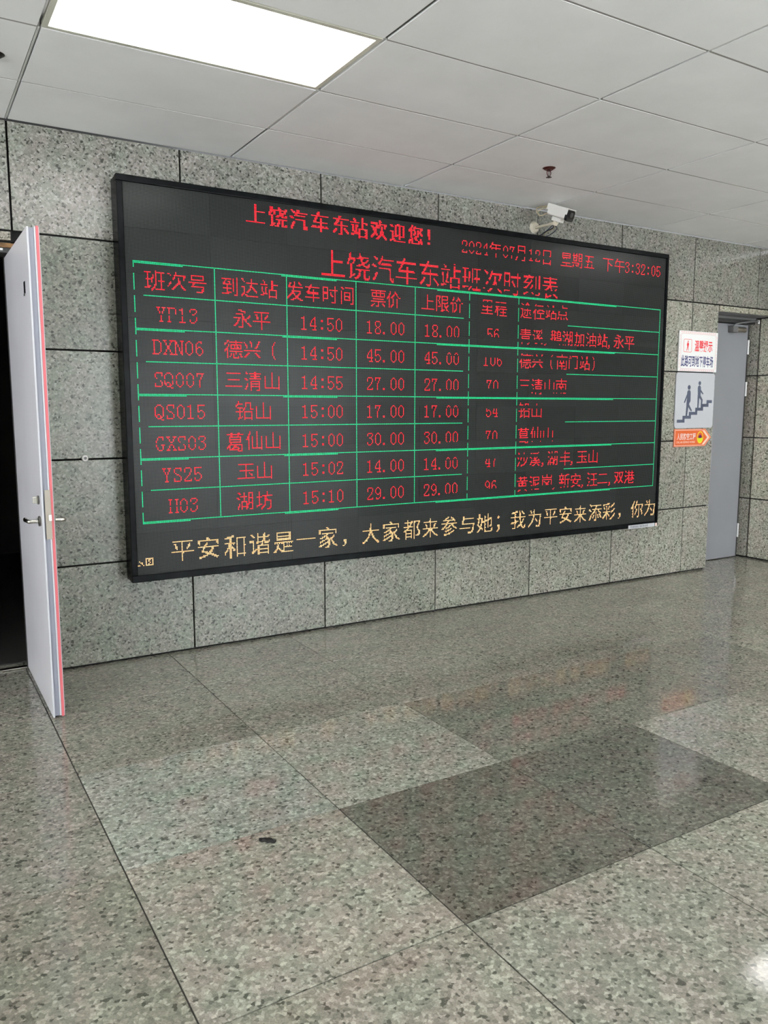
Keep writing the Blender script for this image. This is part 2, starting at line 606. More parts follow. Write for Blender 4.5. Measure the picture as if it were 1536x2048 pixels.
y0, y1, z0, z1 = OPEN_LEFT
shell_wall('wall_left', 'pale plastered wall around the glazed entrance', [
    (XL - .2, XL, YB, y0, 0, H), (XL - .2, XL, y1, T1, 0, H), (XL - .2, XL, y0, y1, z1, H)])
x0, x1, z0b, z1b = OPEN_BACK
shell_wall('wall_front', 'pale plastered wall around the window strip facing the board', [
    (XL - .2, x0, YB - .2, YB, 0, H), (x1, XR + .2, YB - .2, YB, 0, H), (x0, x1, YB - .2, YB, z1b, H)])


def glazing(name, label, axis, at, a0, a1, z0, z1, n):
    r = thing(name, label, 'window', ((at, (a0 + a1) / 2, z0) if axis == 'x' else ((a0 + a1) / 2, at, z0)), kind='structure')
    def bb(p0, p1, q0, q1, th):
        return BOX(at - th, at + th, p0, p1, q0, q1) if axis == 'x' else BOX(p0, p1, at - th, at + th, q0, q1)
    for k in range(n + 1):
        c = a0 + .03 + (a1 - a0 - .06) * k / n
        obj('mullion', bb(c - .03, c + .03, z0 + .06, z1 - .06, .035), M['glass_frame'], r)
    obj('frame_rail', bb(a0, a1, z0, z0 + .06, .035), M['glass_frame'], r)
    obj('frame_rail', bb(a0, a1, z1 - .06, z1, .035), M['glass_frame'], r)
    for k in range(n):
        c0, c1 = a0 + .03 + (a1 - a0 - .06) * k / n, a0 + .03 + (a1 - a0 - .06) * (k + 1) / n
        obj('pane', bb(c0 + .03, c1 - .03, z0 + .06, z1 - .06, .003), M['glass'], r)


glazing('window_1', 'unseen glazed entrance screen in the left wall, placed for its daylight', 'x', XL - .08, *OPEN_LEFT, 4)
glazing('window_2', 'unseen window strip in the wall opposite the board, placed for its daylight', 'y', YB - .08, *OPEN_BACK, 5)

# floor
TS = 0.7765
FX, FY = -0.042, -1.414
floor = obj('floor', BOX(XL - .2, XR + .2, YB - .2, 0.9, -0.12, -0.004), M['grout'])
tag(floor, 'polished speckled grey granite floor of large square tiles, some darker', 'floor', kind='structure')
tile_me = None
LIGHT = (1.16, 1.20, 1.20)
MIDL = (1.05, 1.05, 1.00)
MID = (0.98, 0.97, 0.93)
DARK = (0.56, 0.56, 0.53)
# rows counted from the wall: row 0 spans y -0.64 .. -1.41, row 1 -1.41 .. -2.19, row 2 -2.19 .. -2.97
tone = {}
for i in range(-8, 12):
    for j in range(-4, 12):
        tone[i, j] = MIDL if j >= 3 else (MID if i < 1 else tuple(c * (1.06 if i < 2 else 1.15) for c in MID))
for i, t in {-1: (0.95, .93, .90), 0: LIGHT, 1: (1.17, 1.18, 1.15), 2: (0.82, .81, .78), 3: (0.90, .89, .86), 4: (0.96, .95, .92)}.items(): tone[i, 1] = t
for i, t in {-2: (0.92, .90, .86), -1: (0.92, 0.90, 0.84), 0: (1.12, 1.10, 1.05), 1: DARK, 2: (0.58, .58, .56), 3: (1.14, 1.13, 1.10), 4: (1.0, .99, .95)}.items(): tone[i, 2] = t
for i, t in {-1: (1.10, 1.08, 1.0), 0: (1.06, 1.04, .98), 1: (1.06, 1.05, 1.0), 2: (1.10, 1.10, 1.04)}.items(): tone[i, 3] = t
for j in range(-2, 10):
    for i in range(-7, 9):
        ax0, ax1 = FX + i * TS, FX + (i + 1) * TS
        by1 = FY + (1 - j) * TS
        by0 = by1 - TS
        ax0, ax1, by0, by1 = max(ax0, XL - .2), min(ax1, XR + .2), max(by0, YB - .2), min(by1, 0.28)
        if ax1 - ax0 < .05 or by1 - by0 < .05: continue
        full = abs(ax1 - ax0 - TS) < 1e-4 and abs(by1 - by0 - TS) < 1e-4
        g = 0.0024
        if full and tile_me is not None:
            me = tile_me
        else:
            bm = bmesh.new()
            wx, wy = (ax1 - ax0) / 2 - g, (by1 - by0) / 2 - g
            box(bm, -wx, wx, -wy, wy, -0.02, 0, bev=0.0008)
            me = bpy.data.meshes.new('floor_tile')
            bm.to_mesh(me); bm.free()
            me.materials.append(M['floor_granite'])
            if full: tile_me = me
        o = bpy.data.objects.new('floor_tile', me)
        COL.objects.link(o)
        o.parent = floor
        o.location = ((ax0 + ax1) / 2, (by0 + by1) / 2, random.uniform(-0.0004, 0.0))
        t = tone[i, j]
        jt = random.uniform(-.03, .03)
        o.color = (*[c * (1 + jt) for c in t], 1)

# ceiling: metal lay-in panels 1.2 x 0.6 m; first strip against the wall is 0.552 deep
S0 = 0.5522
ceiling = obj('ceiling', BOX(XL - .2, XR + .2, YB - .2, 0.3, H + 0.045, H + 0.2), M['ceiling_void'])
tag(ceiling, 'suspended ceiling of pale grey metal panels', 'ceiling', kind='structure')
cache = {}
LIGHTS = [(0, 2), (4, 2), (-4, 2), (0, 7), (4, 7), (-4, 7), (2, 11), (-2, 11)]
HX, HY = 0.0085, 0.0060
ylines = [0.0] + [-(S0 + 0.6 * k) for k in range(0, 14)]
for i in range(-5, 6):
    for j in range(len(ylines) - 1):
        ax0, ax1 = 1.2 * i, 1.2 * (i + 1)
        ax0, ax1 = max(ax0, XL), min(ax1, XR)
        by1, by0 = ylines[j], max(ylines[j + 1], YB)
        if ax1 - ax0 < .1 or by1 - by0 < .1 or (i, j) in LIGHTS: continue
        key = (round(ax1 - ax0, 3), round(by1 - by0, 3))
        if key not in cache:
            bm = bmesh.new()
            wx, wy = (ax1 - ax0) / 2 - HX, (by1 - by0) / 2 - HY
            box(bm, -wx, wx, -wy, wy, 0, 0.018, bev=0.0005)
            me = bpy.data.meshes.new('ceiling_panel')
            bm.to_mesh(me); bm.free()
            me.materials.append(M['ceiling_white'])
            cache[key] = me
        o = bpy.data.objects.new('ceiling_panel', cache[key])
        COL.objects.link(o)
        o.parent = ceiling
        o.location = ((ax0 + ax1) / 2, (by0 + by1) / 2 - (0.002 if j == 0 else 0), H + random.uniform(0, 0.0006))
        o.rotation_euler = (random.uniform(-.0012, .0012), random.uniform(-.0008, .0008), 0)
# tee bars over the long joints (their white flange shows in some of the gaps)
for i in range(-4, 6):
    for j in range(len(ylines) - 1):
        if (i, j) in LIGHTS or (i - 1, j) in LIGHTS: continue
        b1, b0 = ylines[j], max(ylines[j + 1], YB)
        low = (i, j) in ((2, 2), (3, 3), (2, 4), (0, 0), (0, 1), (1, 1))
        zz = H + (0.0012 if low else 0.006)
        off_ = 0.0022 if low else 0.0043
        obj('tee_bar', BOX(1.2 * i - off_ - .004, 1.2 * i + off_, b0 + .004, b1 - .004, zz, zz + 0.03), M['tee_white'] if low else M['tee_dark'], ceiling)

for j in range(1, len(ylines) - 1):
    for i in range(-5, 6):
        ax0, ax1 = max(1.2 * i, XL) + .010, min(1.2 * (i + 1), XR) - .010
        if ax1 - ax0 < .1 or (i, j) in LIGHTS or (i, j - 1) in LIGHTS: continue
        obj('cross_tee', BOX(ax0, ax1, ylines[j] - .0056, ylines[j] + .0056, H + .0012, H + .03), M['tee_grey'], ceiling)

# recessed ceiling lights
first = None
for n, (i, j) in enumerate(LIGHTS):
    cx, cy = 1.2 * i + .6, (ylines[j] + ylines[j + 1]) / 2
    if first is None:
        t = thing('ceiling_light', 'lit white rectangular panel light in the ceiling above the open door', 'ceiling light', (cx, cy, H), 'recessed ceiling lights')
        ww, hh = 0.593, 0.2955
        fr = ring_bm([(-ww, -hh), (ww, -hh), (ww, hh), (-ww, hh)], [(-ww + .021, -hh + .021), (ww - .021, -hh + .021), (ww - .021, hh - .021), (-ww + .021, hh - .021)], 0, 0.02)
        bmesh.ops.rotate(fr, verts=fr.verts[:], cent=(0, 0, 0), matrix=Matrix.Rotation(math.pi / 2, 3, 'X'))
        for v in fr.verts: v.co.z = abs(v.co.z)
        f = obj('frame', fr, M['lamp_trim'])
        f.parent = t
        d = obj('diffuser', BOX(-ww + .0215, ww - .0215, -hh + .0215, hh - .0215, 0.004, 0.010), M['panel_light'])
        d.parent = t
        first = (t, f, d)
    else:
        t = first[0].copy(); COL.objects.link(t)
        t.location = (cx, cy, H)
        t['label'] = 'lit white panel light in the ceiling ' + {
            1: 'just beyond the right edge', 2: 'to the left of the doorway', 3: 'above the viewer on the left',
            4: 'above the viewer on the right', 5: 'near the entrance screen', 6: 'near the window strip on the right', 7: 'near the window strip on the left'}[n]
        for s in first[1:]:
            c = s.copy(); COL.objects.link(c); c.parent = t

# ------------------------------------------------------------------ STORE ROOM behind the open door
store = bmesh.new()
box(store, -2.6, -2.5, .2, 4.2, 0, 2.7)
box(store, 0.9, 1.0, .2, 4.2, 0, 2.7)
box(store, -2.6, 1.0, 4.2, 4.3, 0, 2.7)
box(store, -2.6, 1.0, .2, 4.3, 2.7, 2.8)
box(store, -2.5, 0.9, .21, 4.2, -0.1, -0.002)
o = obj('wall_store_room', store, M['room_shade'])
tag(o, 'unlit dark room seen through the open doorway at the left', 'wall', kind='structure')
o = obj('floor_store_room', BOX(-2.49, 0.89, .285, 4.19, -0.0015, 0.004), M['floor_shade'])
tag(o, 'floor of the unlit room behind the open door, its darkness put into the colour', 'floor', kind='structure')

# ------------------------------------------------------------------ DOOR 1, open white leaf at the left
d1 = thing('door_1', 'white door standing open at the left with red seal along its edge', 'door', (-0.03, 0.16, 0), kind='structure')
leafb = bmesh.new()
LT = 2.268
box(leafb, -0.030, -0.0222, -0.728, 0.150, 0.006, LT, bev=.0015)
box(leafb, -0.0225, 0.0078, -0.716, 0.150, 0.014, LT - .004)
obj('door_leaf', leafb, M['door_white'], d1)
obj('edge_channel', BOX(-0.0221, 0.0004, -0.723, -0.7162, 0.012, LT - .002), M['door_edge_grey'], d1)
obj('edge_strip', BOX(0.0006, 0.0076, -0.728, -0.7162, 0.012, LT + .002), M['door_edge_white'], d1)
obj('edge_rim', BOX(-0.0298, -0.0223, -0.7300, -0.7282, 0.012, LT - .002), M['door_edge_white'], d1)
obj('red_seal', BOX(0.0079, 0.0195, -0.731, 0.150, 0.008, LT + .006, bev=.001), M['red_seal'], d1)
obj('face_skin', BOX(0.0197, 0.0225, -0.729, 0.150, 0.010, LT + .002), M['door_edge_white'], d1)
obj('lock_plate', BOX(-0.0165, 0.0090, -0.7335, -0.7303, 0.868, 1.098, bev=.001), M['lock_brass'], d1)
obj('latch', BOX(-0.004, 0.0085, -0.747, -0.7336, 0.955, 0.984, bev=.002), M['latch_white'], d1)
# lever handles: rose and lever on each face
for side, xf in ((-1, -0.030), (1, 0.0226)):
    bm = bmesh.new()
    cyl(bm, (xf, -0.668, 0.948), (xf + side * .009, -0.668, 0.948), .024, seg=20)
    rose = obj('handle_rose', bm, M['nickel_dark'], d1, smooth=False)
    bm = bmesh.new()
    tube(bm, [(xf + side * .009, -0.668, 0.948), (xf + side * .045, -0.668, 0.948), (xf + side * .052, -0.655, 0.948),
              (xf + side * .053, -0.62, 0.947), (xf + side * .054, -0.575, 0.944), (xf + side * .052, -0.55, 0.946)], .0095, 10)
    obj('lever_handle', bm, M['steel'], rose, smooth=True)
bm = bmesh.new()
cyl(bm, (-0.030, -0.655, 1.046), (-0.038, -0.655, 1.046), .021, seg=20)
kr = obj('thumb_turn_rose', bm, M['nickel_dark'], d1)
obj('thumb_turn', BOX(-0.058, -0.038, -0.658, -0.651, 1.030, 1.062, bev=.002), M['steel'], kr)
# small black slotted viewer plate high on the leaf
pv = obj('viewer_plate', BOX(-0.0325, -0.0301, -0.600, -0.560, 1.995, 2.050, bev=.001), M['cctv_black'], d1)
obj('viewer_lip', BOX(-0.0345, -0.0326, -0.598, -0.566, 1.985, 1.996), M['steel'], pv)
for z in (0.28, 1.15, 2.02):
    bm = bmesh.new()
    cyl(bm, (0.012, 0.158, z - .05), (0.012, 0.158, z + .05), .007, seg=10)
    obj('hinge', bm, M['hinge'], d1)
# frame around the opening
fb = bmesh.new()
box(fb, DOOR_L[0], DOOR_L[0] + .05, .05, .20, 0, DOOR_L[2] - .05)
box(fb, DOOR_L[0], DOOR_L[1] + .030, .05, .20, DOOR_L[2] - .05, DOOR_L[2] + .003)
box(fb, -0.030, 0.029, .165, .20, 0, DOOR_L[2] - .05)
obj('door_frame', fb, M['frame_dark'], d1)
obj('frame_trim', BOX(DOOR_L[0], 0.02, .030, .050, DOOR_L[2] - .026, DOOR_L[2] - .004), M['rust'], d1)
obj('frame_bright_lip', BOX(DOOR_L[0], -0.045, .042, .052, DOOR_L[2] - .040, DOOR_L[2] - .030), M['hinge'], d1)
obj('threshold', BOX(DOOR_L[0] + .05, -0.032, .150, .190, 0.0005, 0.010, bev=.002), M['steel'], d1)

# ------------------------------------------------------------------ DOOR 2, grey steel door in the right-hand recess
d2 = thing('door_2', 'closed grey steel door recessed in the granite at the right', 'door', (6.1, 0.25, 0), kind='structure')
obj('door_leaf', BOX(5.70, 6.508, .245, .290, 0.008, 2.268, bev=.002), M['door_grey'], d2)
fb = bmesh.new()
box(fb, 5.66, 6.54, .20, .30, 2.274, 2.344)
box(fb, 6.516, 6.545, .26, .31, 0, 2.274)
obj('door_frame', fb, M['frame_dark'], d2)
obj('frame_head_lip', BOX(5.73, 6.54, .028, .199, 2.328, 2.344), M['frame_grey'], d2)
obj('frame_stop', BOX(5.73, 6.54, .185, .200, 2.305, 2.327), M['frame_grey'], d2)
for z in (2.06, 1.659, 0.27):
    bm = bmesh.new()
    cyl(bm, (6.514, 0.236, z - .068), (6.514, 0.236, z + .068), .009, seg=12)
    obj('hinge', bm, M['hinge'], d2)
cl = obj('door_closer', BOX(6.20, 6.275, .185, .244, 2.185, 2.245, bev=.006), M['frame_grey'], d2)
bm = bmesh.new()
cyl(bm, (6.275, .213, 2.215), (6.415, .213, 2.215), .024, seg=18)
obj('closer_body', bm, M['lock_brass'], cl, smooth=False)
bm = bmesh.new()
tube(bm, [(6.24, .21, 2.245), (6.245, .19, 2.262), (6.38, .12, 2.285), (6.50, .13, 2.290)], .0065, 8)
obj('closer_arm', bm, M['frame_grey'], cl, smooth=True)
bm = bmesh.new()
cyl(bm, (6.50, .13, 2.272), (6.50, .13, 2.303), .010, seg=12)
obj('arm_pivot', bm, M['hinge'], cl)
wb2 = obj('wall_recess', BOX(5.55, 6.76, .32, .40, 0, 2.6), M['backing'])
tag(wb2, 'dark backing behind the recessed grey door', 'wall', kind='structure')
obj('jamb_reveal', BOX(5.70, 5.7235, .028, .24, 0, 2.344), M['wall_granite'], wall_back)

# ------------------------------------------------------------------ LED DISPLAY BOARD
BX0, BX1, BZ0, BZ1 = 0.503, 4.874, 0.488, 2.712
BY = -0.142
SX0, SX1 = LX0, LX0 + 576 * LP
SZ1, SZ0 = LZ0, LZ0 - 288 * LP
board = thing('display_board', 'huge black LED timetable board with red characters in a green grid on the granite wall', 'display board', ((BX0 + BX1) / 2, -0.07, BZ0))
obj('cabinet', BOX(BX0 + .004, BX1 - .004, -0.105, -0.004, BZ0 + .004, BZ1 - .004), M['frame_black'], board)
lip = 0.004
for a in ((BX0, BX1, BY, -0.100, SZ1 - .006, BZ1), (BX0, BX1, BY, -0.100, BZ0, SZ0 + .001),
          (BX0, SX0 - .0005, BY, -0.100, SZ0 + .0012, SZ1 - .0062), (SX1 + .0005, BX1, BY, -0.100, SZ0 + .0012, SZ1 - .0062)):
    obj('frame_rail', BOX(*a, bev=.004), M['frame_black'], board)
# 9 x 9 modules of 64 x 32 diodes
mw, mh = 64 * LP, 32 * LP
bm = bmesh.new()
g = 0.0004
box(bm, -mw / 2 + g, mw / 2 - g, 0, 0.018, -mh / 2 + g, mh / 2 - g)
me_mod = bpy.data.meshes.new('led_module')
bm.to_mesh(me_mod); bm.free()
me_mod.materials.append(M['led_face'])
for a in range(9):
    for b in range(9):
        o = bpy.data.objects.new('led_module', me_mod)
        COL.objects.link(o)
        o.parent = board
        o.matrix_parent_inverse = Matrix.Translation(-board.location)
        o.location = (SX0 + mw * (a + .5), LED_Y + random.uniform(0, .0008), SZ1 - mh * (b + .5))
        o.rotation_euler = (random.uniform(-.002, .002), 0, random.uniform(-.002, .002))
        v = random.uniform(.88, 1.12)
        o.color = (v, v * random.uniform(.99, 1.02), v, 1)

# ------------------------------------------------------------------ DOT-MATRIX CHARACTERS
# Chinese characters are sampled from the built-in typeface onto the diode raster at run time.
FINE = 128
PAD = FINE // 4


def glyph_picture(ch, thin):
    """fine black/white picture of one character as a numpy array"""
    c = bpy.data.curves.new('character', 'FONT')
    c.body = ch
    c.size = 1
    c.resolution_u = 3
    c.offset = thin
    t = bpy.data.objects.new('character', c)
    COL.objects.link(t)
    dg = bpy.context.evaluated_depsgraph_get()
    ev = t.evaluated_get(dg)
    me = ev.to_mesh()
    me.calc_loop_triangles()
    pts = np.array([v.co[:2] for v in me.vertices])
    tris = [tuple(q.vertices) for q in me.loop_triangles]
    ev.to_mesh_clear()
    bpy.data.objects.remove(t)
    bpy.data.curves.remove(c)
    size = FINE + 2 * PAD
    img = np.zeros((size, size), bool)
    px = pts[:, 0] * FINE + PAD
    py = (0.88 - pts[:, 1]) * FINE + PAD
    for a, b, c_ in tris:
        xs, ys_ = (px[a], px[b], px[c_]), (py[a], py[b], py[c_])
        x0, x1 = max(int(min(xs)), 0), min(int(max(xs)) + 2, size)
        y0, y1 = max(int(min(ys_)), 0), min(int(max(ys_)) + 2, size)
        if x1 <= x0 or y1 <= y0: continue
        gx, gy = np.meshgrid(np.arange(x0, x1) + .5, np.arange(y0, y1) + .5)
        e = []
        for i, j in ((0, 1), (1, 2), (2, 0)):
            e.append((xs[j] - xs[i]) * (gy - ys_[i]) - (ys_[j] - ys_[i]) * (gx - xs[i]))
        img[y0:y1, x0:x1] |= ((e[0] >= 0) & (e[1] >= 0) & (e[2] >= 0)) | ((e[0] <= 0) & (e[1] <= 0) & (e[2] <= 0))
    return img


SIZES = {16: (16, .42, -.0014), 21: (20, .34, -.0042), 24: (24, .45, -.002), 18: (17, .42, 0.0)}   # raster, threshold, thinning
glyph_store = {}


def chinese_cells(ch, size):
    """choose the sub-diode shift and stretch that gives the crispest dots, then threshold"""
    if (ch, size) in glyph_store: return glyph_store[ch, size]
    n, thr, thin = SIZES[size]
    img = glyph_picture(ch, thin)
    tot = img.sum()
    acc = np.pad(np.cumsum(np.cumsum(img.astype(float), 0), 1), ((1, 0), (1, 0)))
    top = img.shape[0]
    best = None
    edge = np.arange(n + 1)
    for sx in np.linspace(n * .94, n * 1.04, 5):
        for dx in np.linspace(-.6, .6, 7):
            gx = np.clip(np.round(PAD + (edge - dx) * FINE / sx).astype(int), 0, top)
            for sy in np.linspace(n * .94, n * 1.04, 5):
                for dy in np.linspace(-.6, .6, 7):
                    gy = np.clip(np.round(PAD + (edge - dy) * FINE / sy).astype(int), 0, top)
                    s = acc[np.ix_(gy, gx)]
                    raw = s[1:, 1:] - s[:-1, 1:] - s[1:, :-1] + s[:-1, :-1]
                    cov = raw * sx * sy / FINE ** 2
                    score = np.abs(cov - .5).mean() - 3 * (1 - raw.sum() / tot)
                    score += .02 * (np.abs(np.diff(cov.sum(1))).mean() + np.abs(np.diff(cov.sum(0))).mean())
                    if best is None or score > best[0]: best = (score, cov)
    m = best[1] > thr
    if size == 18:
        m[:, 1:] |= m[:, :-1].copy()
    glyph_store[ch, size] = [(int(c), int(r)) for r, c in zip(*np.nonzero(m))]
    return glyph_store[ch, size]


# half-width serif characters, 8 diodes wide, each number is one row of bits; the rows start at row 3
HALF = {
    '0': (24, 36, 66, 66, 66, 66, 66, 66, 66, 36, 24),
    '1': (16, 112, 16, 16, 16, 16, 16, 16, 16, 16, 124),
    '2': (60, 66, 66, 66, 4, 4, 8, 16, 32, 66, 126),
    '3': (60, 66, 66, 4, 24, 4, 2, 2, 66, 68, 56),
    '4': (4, 12, 20, 36, 36, 68, 68, 126, 4, 4, 30),
    '5': (126, 64, 64, 64, 88, 100, 2, 2, 66, 68, 56),
    '6': (28, 36, 64, 64, 88, 100, 66, 66, 66, 36, 24),
    '7': (126, 68, 68, 8, 8, 16, 16, 16, 16, 16, 16),
    '8': (60, 66, 66, 66, 36, 24, 36, 66, 66, 66, 60),
    '9': (24, 36, 66, 66, 66, 38, 26, 2, 2, 36, 56),
    ':': (0, 0, 24, 24, 0, 0, 0, 0, 24, 24, 0),
    '.': (0, 0, 0, 0, 0, 0, 0, 0, 0, 96, 96),
    ',': (0, 0, 0, 0, 0, 0, 0, 0, 0, 96, 96, 32, 192),
    'D': (248, 68, 66, 66, 66, 66, 66, 66, 66, 68, 248),
    'G': (60, 68, 68, 128, 128, 128, 142, 132, 68, 68, 56),
    'H': (231, 66, 66, 66, 66, 126, 66, 66, 66, 66, 231),
    'N': (199, 98, 98, 82, 82, 74, 74, 74, 70, 70, 226),
    'P': (252, 66, 66, 66, 66, 124, 64, 64, 64, 64, 224),
    'Q': (56, 68, 130, 130, 130, 130, 130, 178, 202, 76, 56, 6),
    'S': (62, 66, 66, 64, 32, 24, 4, 2, 66, 66, 124),
    'X': (231, 66, 36, 36, 24, 24, 24, 36, 36, 66, 231),
    'Y': (238, 68, 68, 40, 40, 16, 16, 16, 16, 16, 56),
}
BRACKET = [5, 4, 4, 3, 3, 3, 3, 3, 3, 3, 3, 4, 4, 5]


def glyph_cells(ch, size):
    if ch in '（）':
        return [((c + 6) if ch == '（' else (8 - c), r + 1) for r, c in enumerate(BRACKET)]
    if ch in HALF:
        return [(c, r + 3) for r, v in enumerate(HALF[ch]) for c in range(8) if (v >> (7 - c)) & 1]
    return chinese_cells(ch, size)


def lit(c, r):
    """rows the multiplexed board leaves dark at this instant (16-row scan)"""
    p = r % 16
    if c < 12: return p not in (12, 13, 14, 15)
    if c < 52: return p != 12
    if 282 <= c < 304: return p != 1
    if 304 <= c < 332: return p not in (15, 0, 1)
    if 332 <= c < 434: return p not in (15, 0, 1)
    if 434 <= c < 474: return p != 0
    return True


def diodes(name, cells, mat, label=None, scan=True):
    cells = sorted({(c, r) for c, r in cells if 0 <= c < 576 and 0 <= r < 288 and (not scan or lit(c, r))})
    rad = LP * 0.40
    V, Fc = [], []
    for c, r in cells:
        x, z = LX0 + (c + .5) * LP, LZ0 - (r + .5) * LP
        n = len(V)
        for k in range(6):
            a = math.pi * k / 3
            V.append((x + rad * math.cos(a), LED_Y - 0.0022, z + rad * math.sin(a)))
        Fc.append(tuple(range(n, n + 6)))
    me = bpy.data.meshes.new(name)
    me.from_pydata(V, [], Fc)
    me.update()
    o = link(name, me, mat, board)
    if label: o['label'] = label
    o['kind'] = 'stuff'      # thousands of single diodes, joined
    return o


def line(body, c0, r0, size=16, pitch=None):
    cells, c = [], float(c0)
    for ch in body:
        wide = ch not in HALF and ch != ' '
        if ch != ' ':
            cells += [(int(round(c)) + a, r0 + b) for a, b in glyph_cells(ch, size)]
        c += (pitch or (16 if wide else 8))
    return cells


def centred(body, a, b, r0):
    w = sum(8 if ch in HALF else 16 for ch in body)
    return line(body, round((a + b - w) / 2) + 1, r0)


R_, G_, A_ = M['led_red'], M['led_green'], M['led_amber']
diodes('welcome_text', line('上饶汽车东站欢迎您！', 92, 3, 18, 18.7), R_, 'bold red welcome line at the top', scan=False)
diodes('title_text', line('上饶汽车东站班次时刻表', 157, 31, 24, 24), R_, 'large red title line above the table')
diodes('date_text', line('2024年07月12日', 300, 7) + line('星期五', 421, 7) + line('下午3:32:05', 480, 7), R_, 'red date and time at the upper right')
CX = [5, 66, 126, 190, 250, 310, 369, 569]
cells = []
for body, a, b in (('班次号', 5, 66), ('到达站', 66, 122), ('发车时间', 124, 190), ('票价', 190, 248), ('上限价', 250, 308), ('里程', 310, 367)):
    cells += centred(body, a, b, 60)
cells += line('途径站点', 371, 60)
diodes('heading_text', cells, R_, 'red column headings')
ROWS = [
    ('YP13', '永平', '14:50', '18.00', '56', '青溪,鹅湖加油站,永平'),
    ('DXN06', '德兴（', '14:50', '45.00', '106', '德兴（南门站）'),
    ('SQ007', '三清山', '14:55', '27.00', '70', '三清山南'),
    ('QS015', '铅山', '15:00', '17.00', '54', '铅山'),
    ('GXS03', '葛仙山', '15:00', '30.00', '70', '葛仙山'),
    ('YS25', '玉山', '15:02', '14.00', '47', '沙溪,湖丰,玉山'),
    ('H03', '湖坊', '15:10', '29.00', '96', '黄泥岗,新安,汪二,双港'),
]
for k, (a, b, c, d, e, f) in enumerate(ROWS):
    r0 = 84 + 24 * k
    cells = centred(a, 5, 66, r0) + centred(b, 66, 124, r0) + centred(c, 126, 188, r0)
    cells += line(d, 200, r0) + line(d, 260, r0) + centred(e, 310, 367, r0) + line(f, 371, r0)
    diodes('timetable_row_text', cells, R_)
cells = []
for k in range(9):
    r = 55 + 24 * k
    cells += [(c, r) for c in range(5, 570)]
    if r % 16 == 7:
        for c0, c1 in ((5, 42), (122, 172), (274, 502)):
            cells += [(c, r + 1) for c in range(c0, c1)]
for c in CX:
    cells += [(c, r) for r in range(55, 248)]
diodes('table_lines', cells, G_, 'green ruled lines of the timetable')
cells = line('平安和谐是一家，大家都来参与她；我为平安来添彩，你为', 25, 262, 21, 21.25)
cells += [(1, 277), (2, 278), (0, 280), (1, 280), (3, 279), (4, 280), (3, 278)]
cells += [(c, r) for c in range(6, 12) for r in (275, 280)] + [(6, r) for r in range(275, 281)] + [(11, r) for r in range(275, 281)] + [(8, 276), (8, 277), (9, 278), (9, 276), (8, 279)]
diodes('ticker_text', cells, A_, 'amber scrolling line along the bottom', scan=False)
# silver strip label under the right end
ls = obj('strip_label', BOX(4.52, 4.835, BY - .0012, BY - .0002, BZ0 - .004, BZ0 + .026), M['label_silver'], board)
bm = bmesh.new()
for k in range(26):
    xx = 4.545 + k * .0082 + random.uniform(-.001, .001)
    box(bm, xx, xx + random.choice((.002, .0035, .0045)), BY - .0018, BY - .00125, BZ0 + .002, BZ0 + random.choice((.019, .022)))
tag(obj('printed_bars', bm, M['label_ink'], ls), kind='stuff')
obj('corner_sticker', BOX(4.842, 4.866, BY - .0012, BY - .0002, BZ0 - .002, BZ0 + .024), M['label_pink'], board)

# ------------------------------------------------------------------ SIGNS beside the grey door
S1 = (5.200, 5.712, 1.792, 2.136)
sx0, sx1, sz0, sz1 = S1
sign = thing('notice_sign', 'white notice sign with red and navy Chinese characters, topmost beside the grey door', 'sign', ((sx0 + sx1) / 2, 0, sz0))
yf = -0.014
bm = bmesh.new(); prism(bm, rrect(sx0, sx1, sz0, sz1, .006), yf, -0.003)
obj('sign_plate', bm, M['sign_white'], sign)
w, h = sx1 - sx0, sz1 - sz0
bord = obj('border_line', ring_bm(rrect(sx0 + .022, sx1 - .022, sz0 + .020, sz1 - .020, .02), rrect(sx0 + .026, sx1 - .026, sz0 + .024, sz1 - .024, .017), yf - .0006, yf - .0001), M['sign_pink'], sign)
bm = bmesh.new()
n = 17
for k in range(n):
    xx = sx0 + .02 + (w - .04) * k / n
    for zz in (sz0 + .005, sz1 - .015):
        box(bm, xx, xx + (w - .04) / n * .72, yf - .0006, yf - .0001, zz, zz + .010)
for k in range(10):
    zz = sz0 + .024 + (h - .048) * k / 10
    for xx in (sx0 + .007, sx1 - .013):
        box(bm, xx, xx + .005, yf - .0006, yf - .0001, zz, zz + (h - .048) / 10 * .72)
tag(obj('border_pattern', bm, simple('border_pale_pink', (0.78, 0.56, 0.56), .4), sign), kind='stuff')
text_mesh('red_lettering', '温馨提示', sx0 + .40 * w, sx0 + .865 * w, sz0 + .50 * h, sz0 + .785 * h, yf, M['sign_red'], sign, bold=.018)
text_mesh('navy_lettering', '此路可到地下停车场', sx0 + .065 * w, sx0 + .90 * w, sz0 + .115 * h, sz0 + .40 * h, yf, M['sign_navy'], sign, bold=.016)
ix0, ix1, iz0, iz1 = sx0 + .115 * w, sx0 + .325 * w, sz0 + .475 * h, sz0 + .80 * h
obj('icon_frame', ring_bm(rrect(ix0, ix1, iz0, iz1, .014), rrect(ix0 + .0035, ix1 - .0035, iz0 + .0035, iz1 - .0035, .011), yf - .0006, yf - .0001), M['sign_red'], sign)
bm = bmesh.new()
icx, icz = (ix0 + ix1) / 2, (iz0 + iz1) / 2
prism(bm, disc(icx + .003, icz + .036, .0065), yf - .0006, yf - .0001)
prism(bm, [(icx - .013, icz + .006), (icx - .004, icz - .008), (icx + .010, icz - .006), (icx + .016, icz + .012), (icx + .006, icz + .028), (icx - .006, icz + .026)][::1], yf - .0006, yf - .0001)
prism(bm, [(icx - .015, icz - .044), (icx - .009, icz - .044), (icx + .003, icz - .006), (icx - .005, icz - .006)], yf - .0006, yf - .0001)
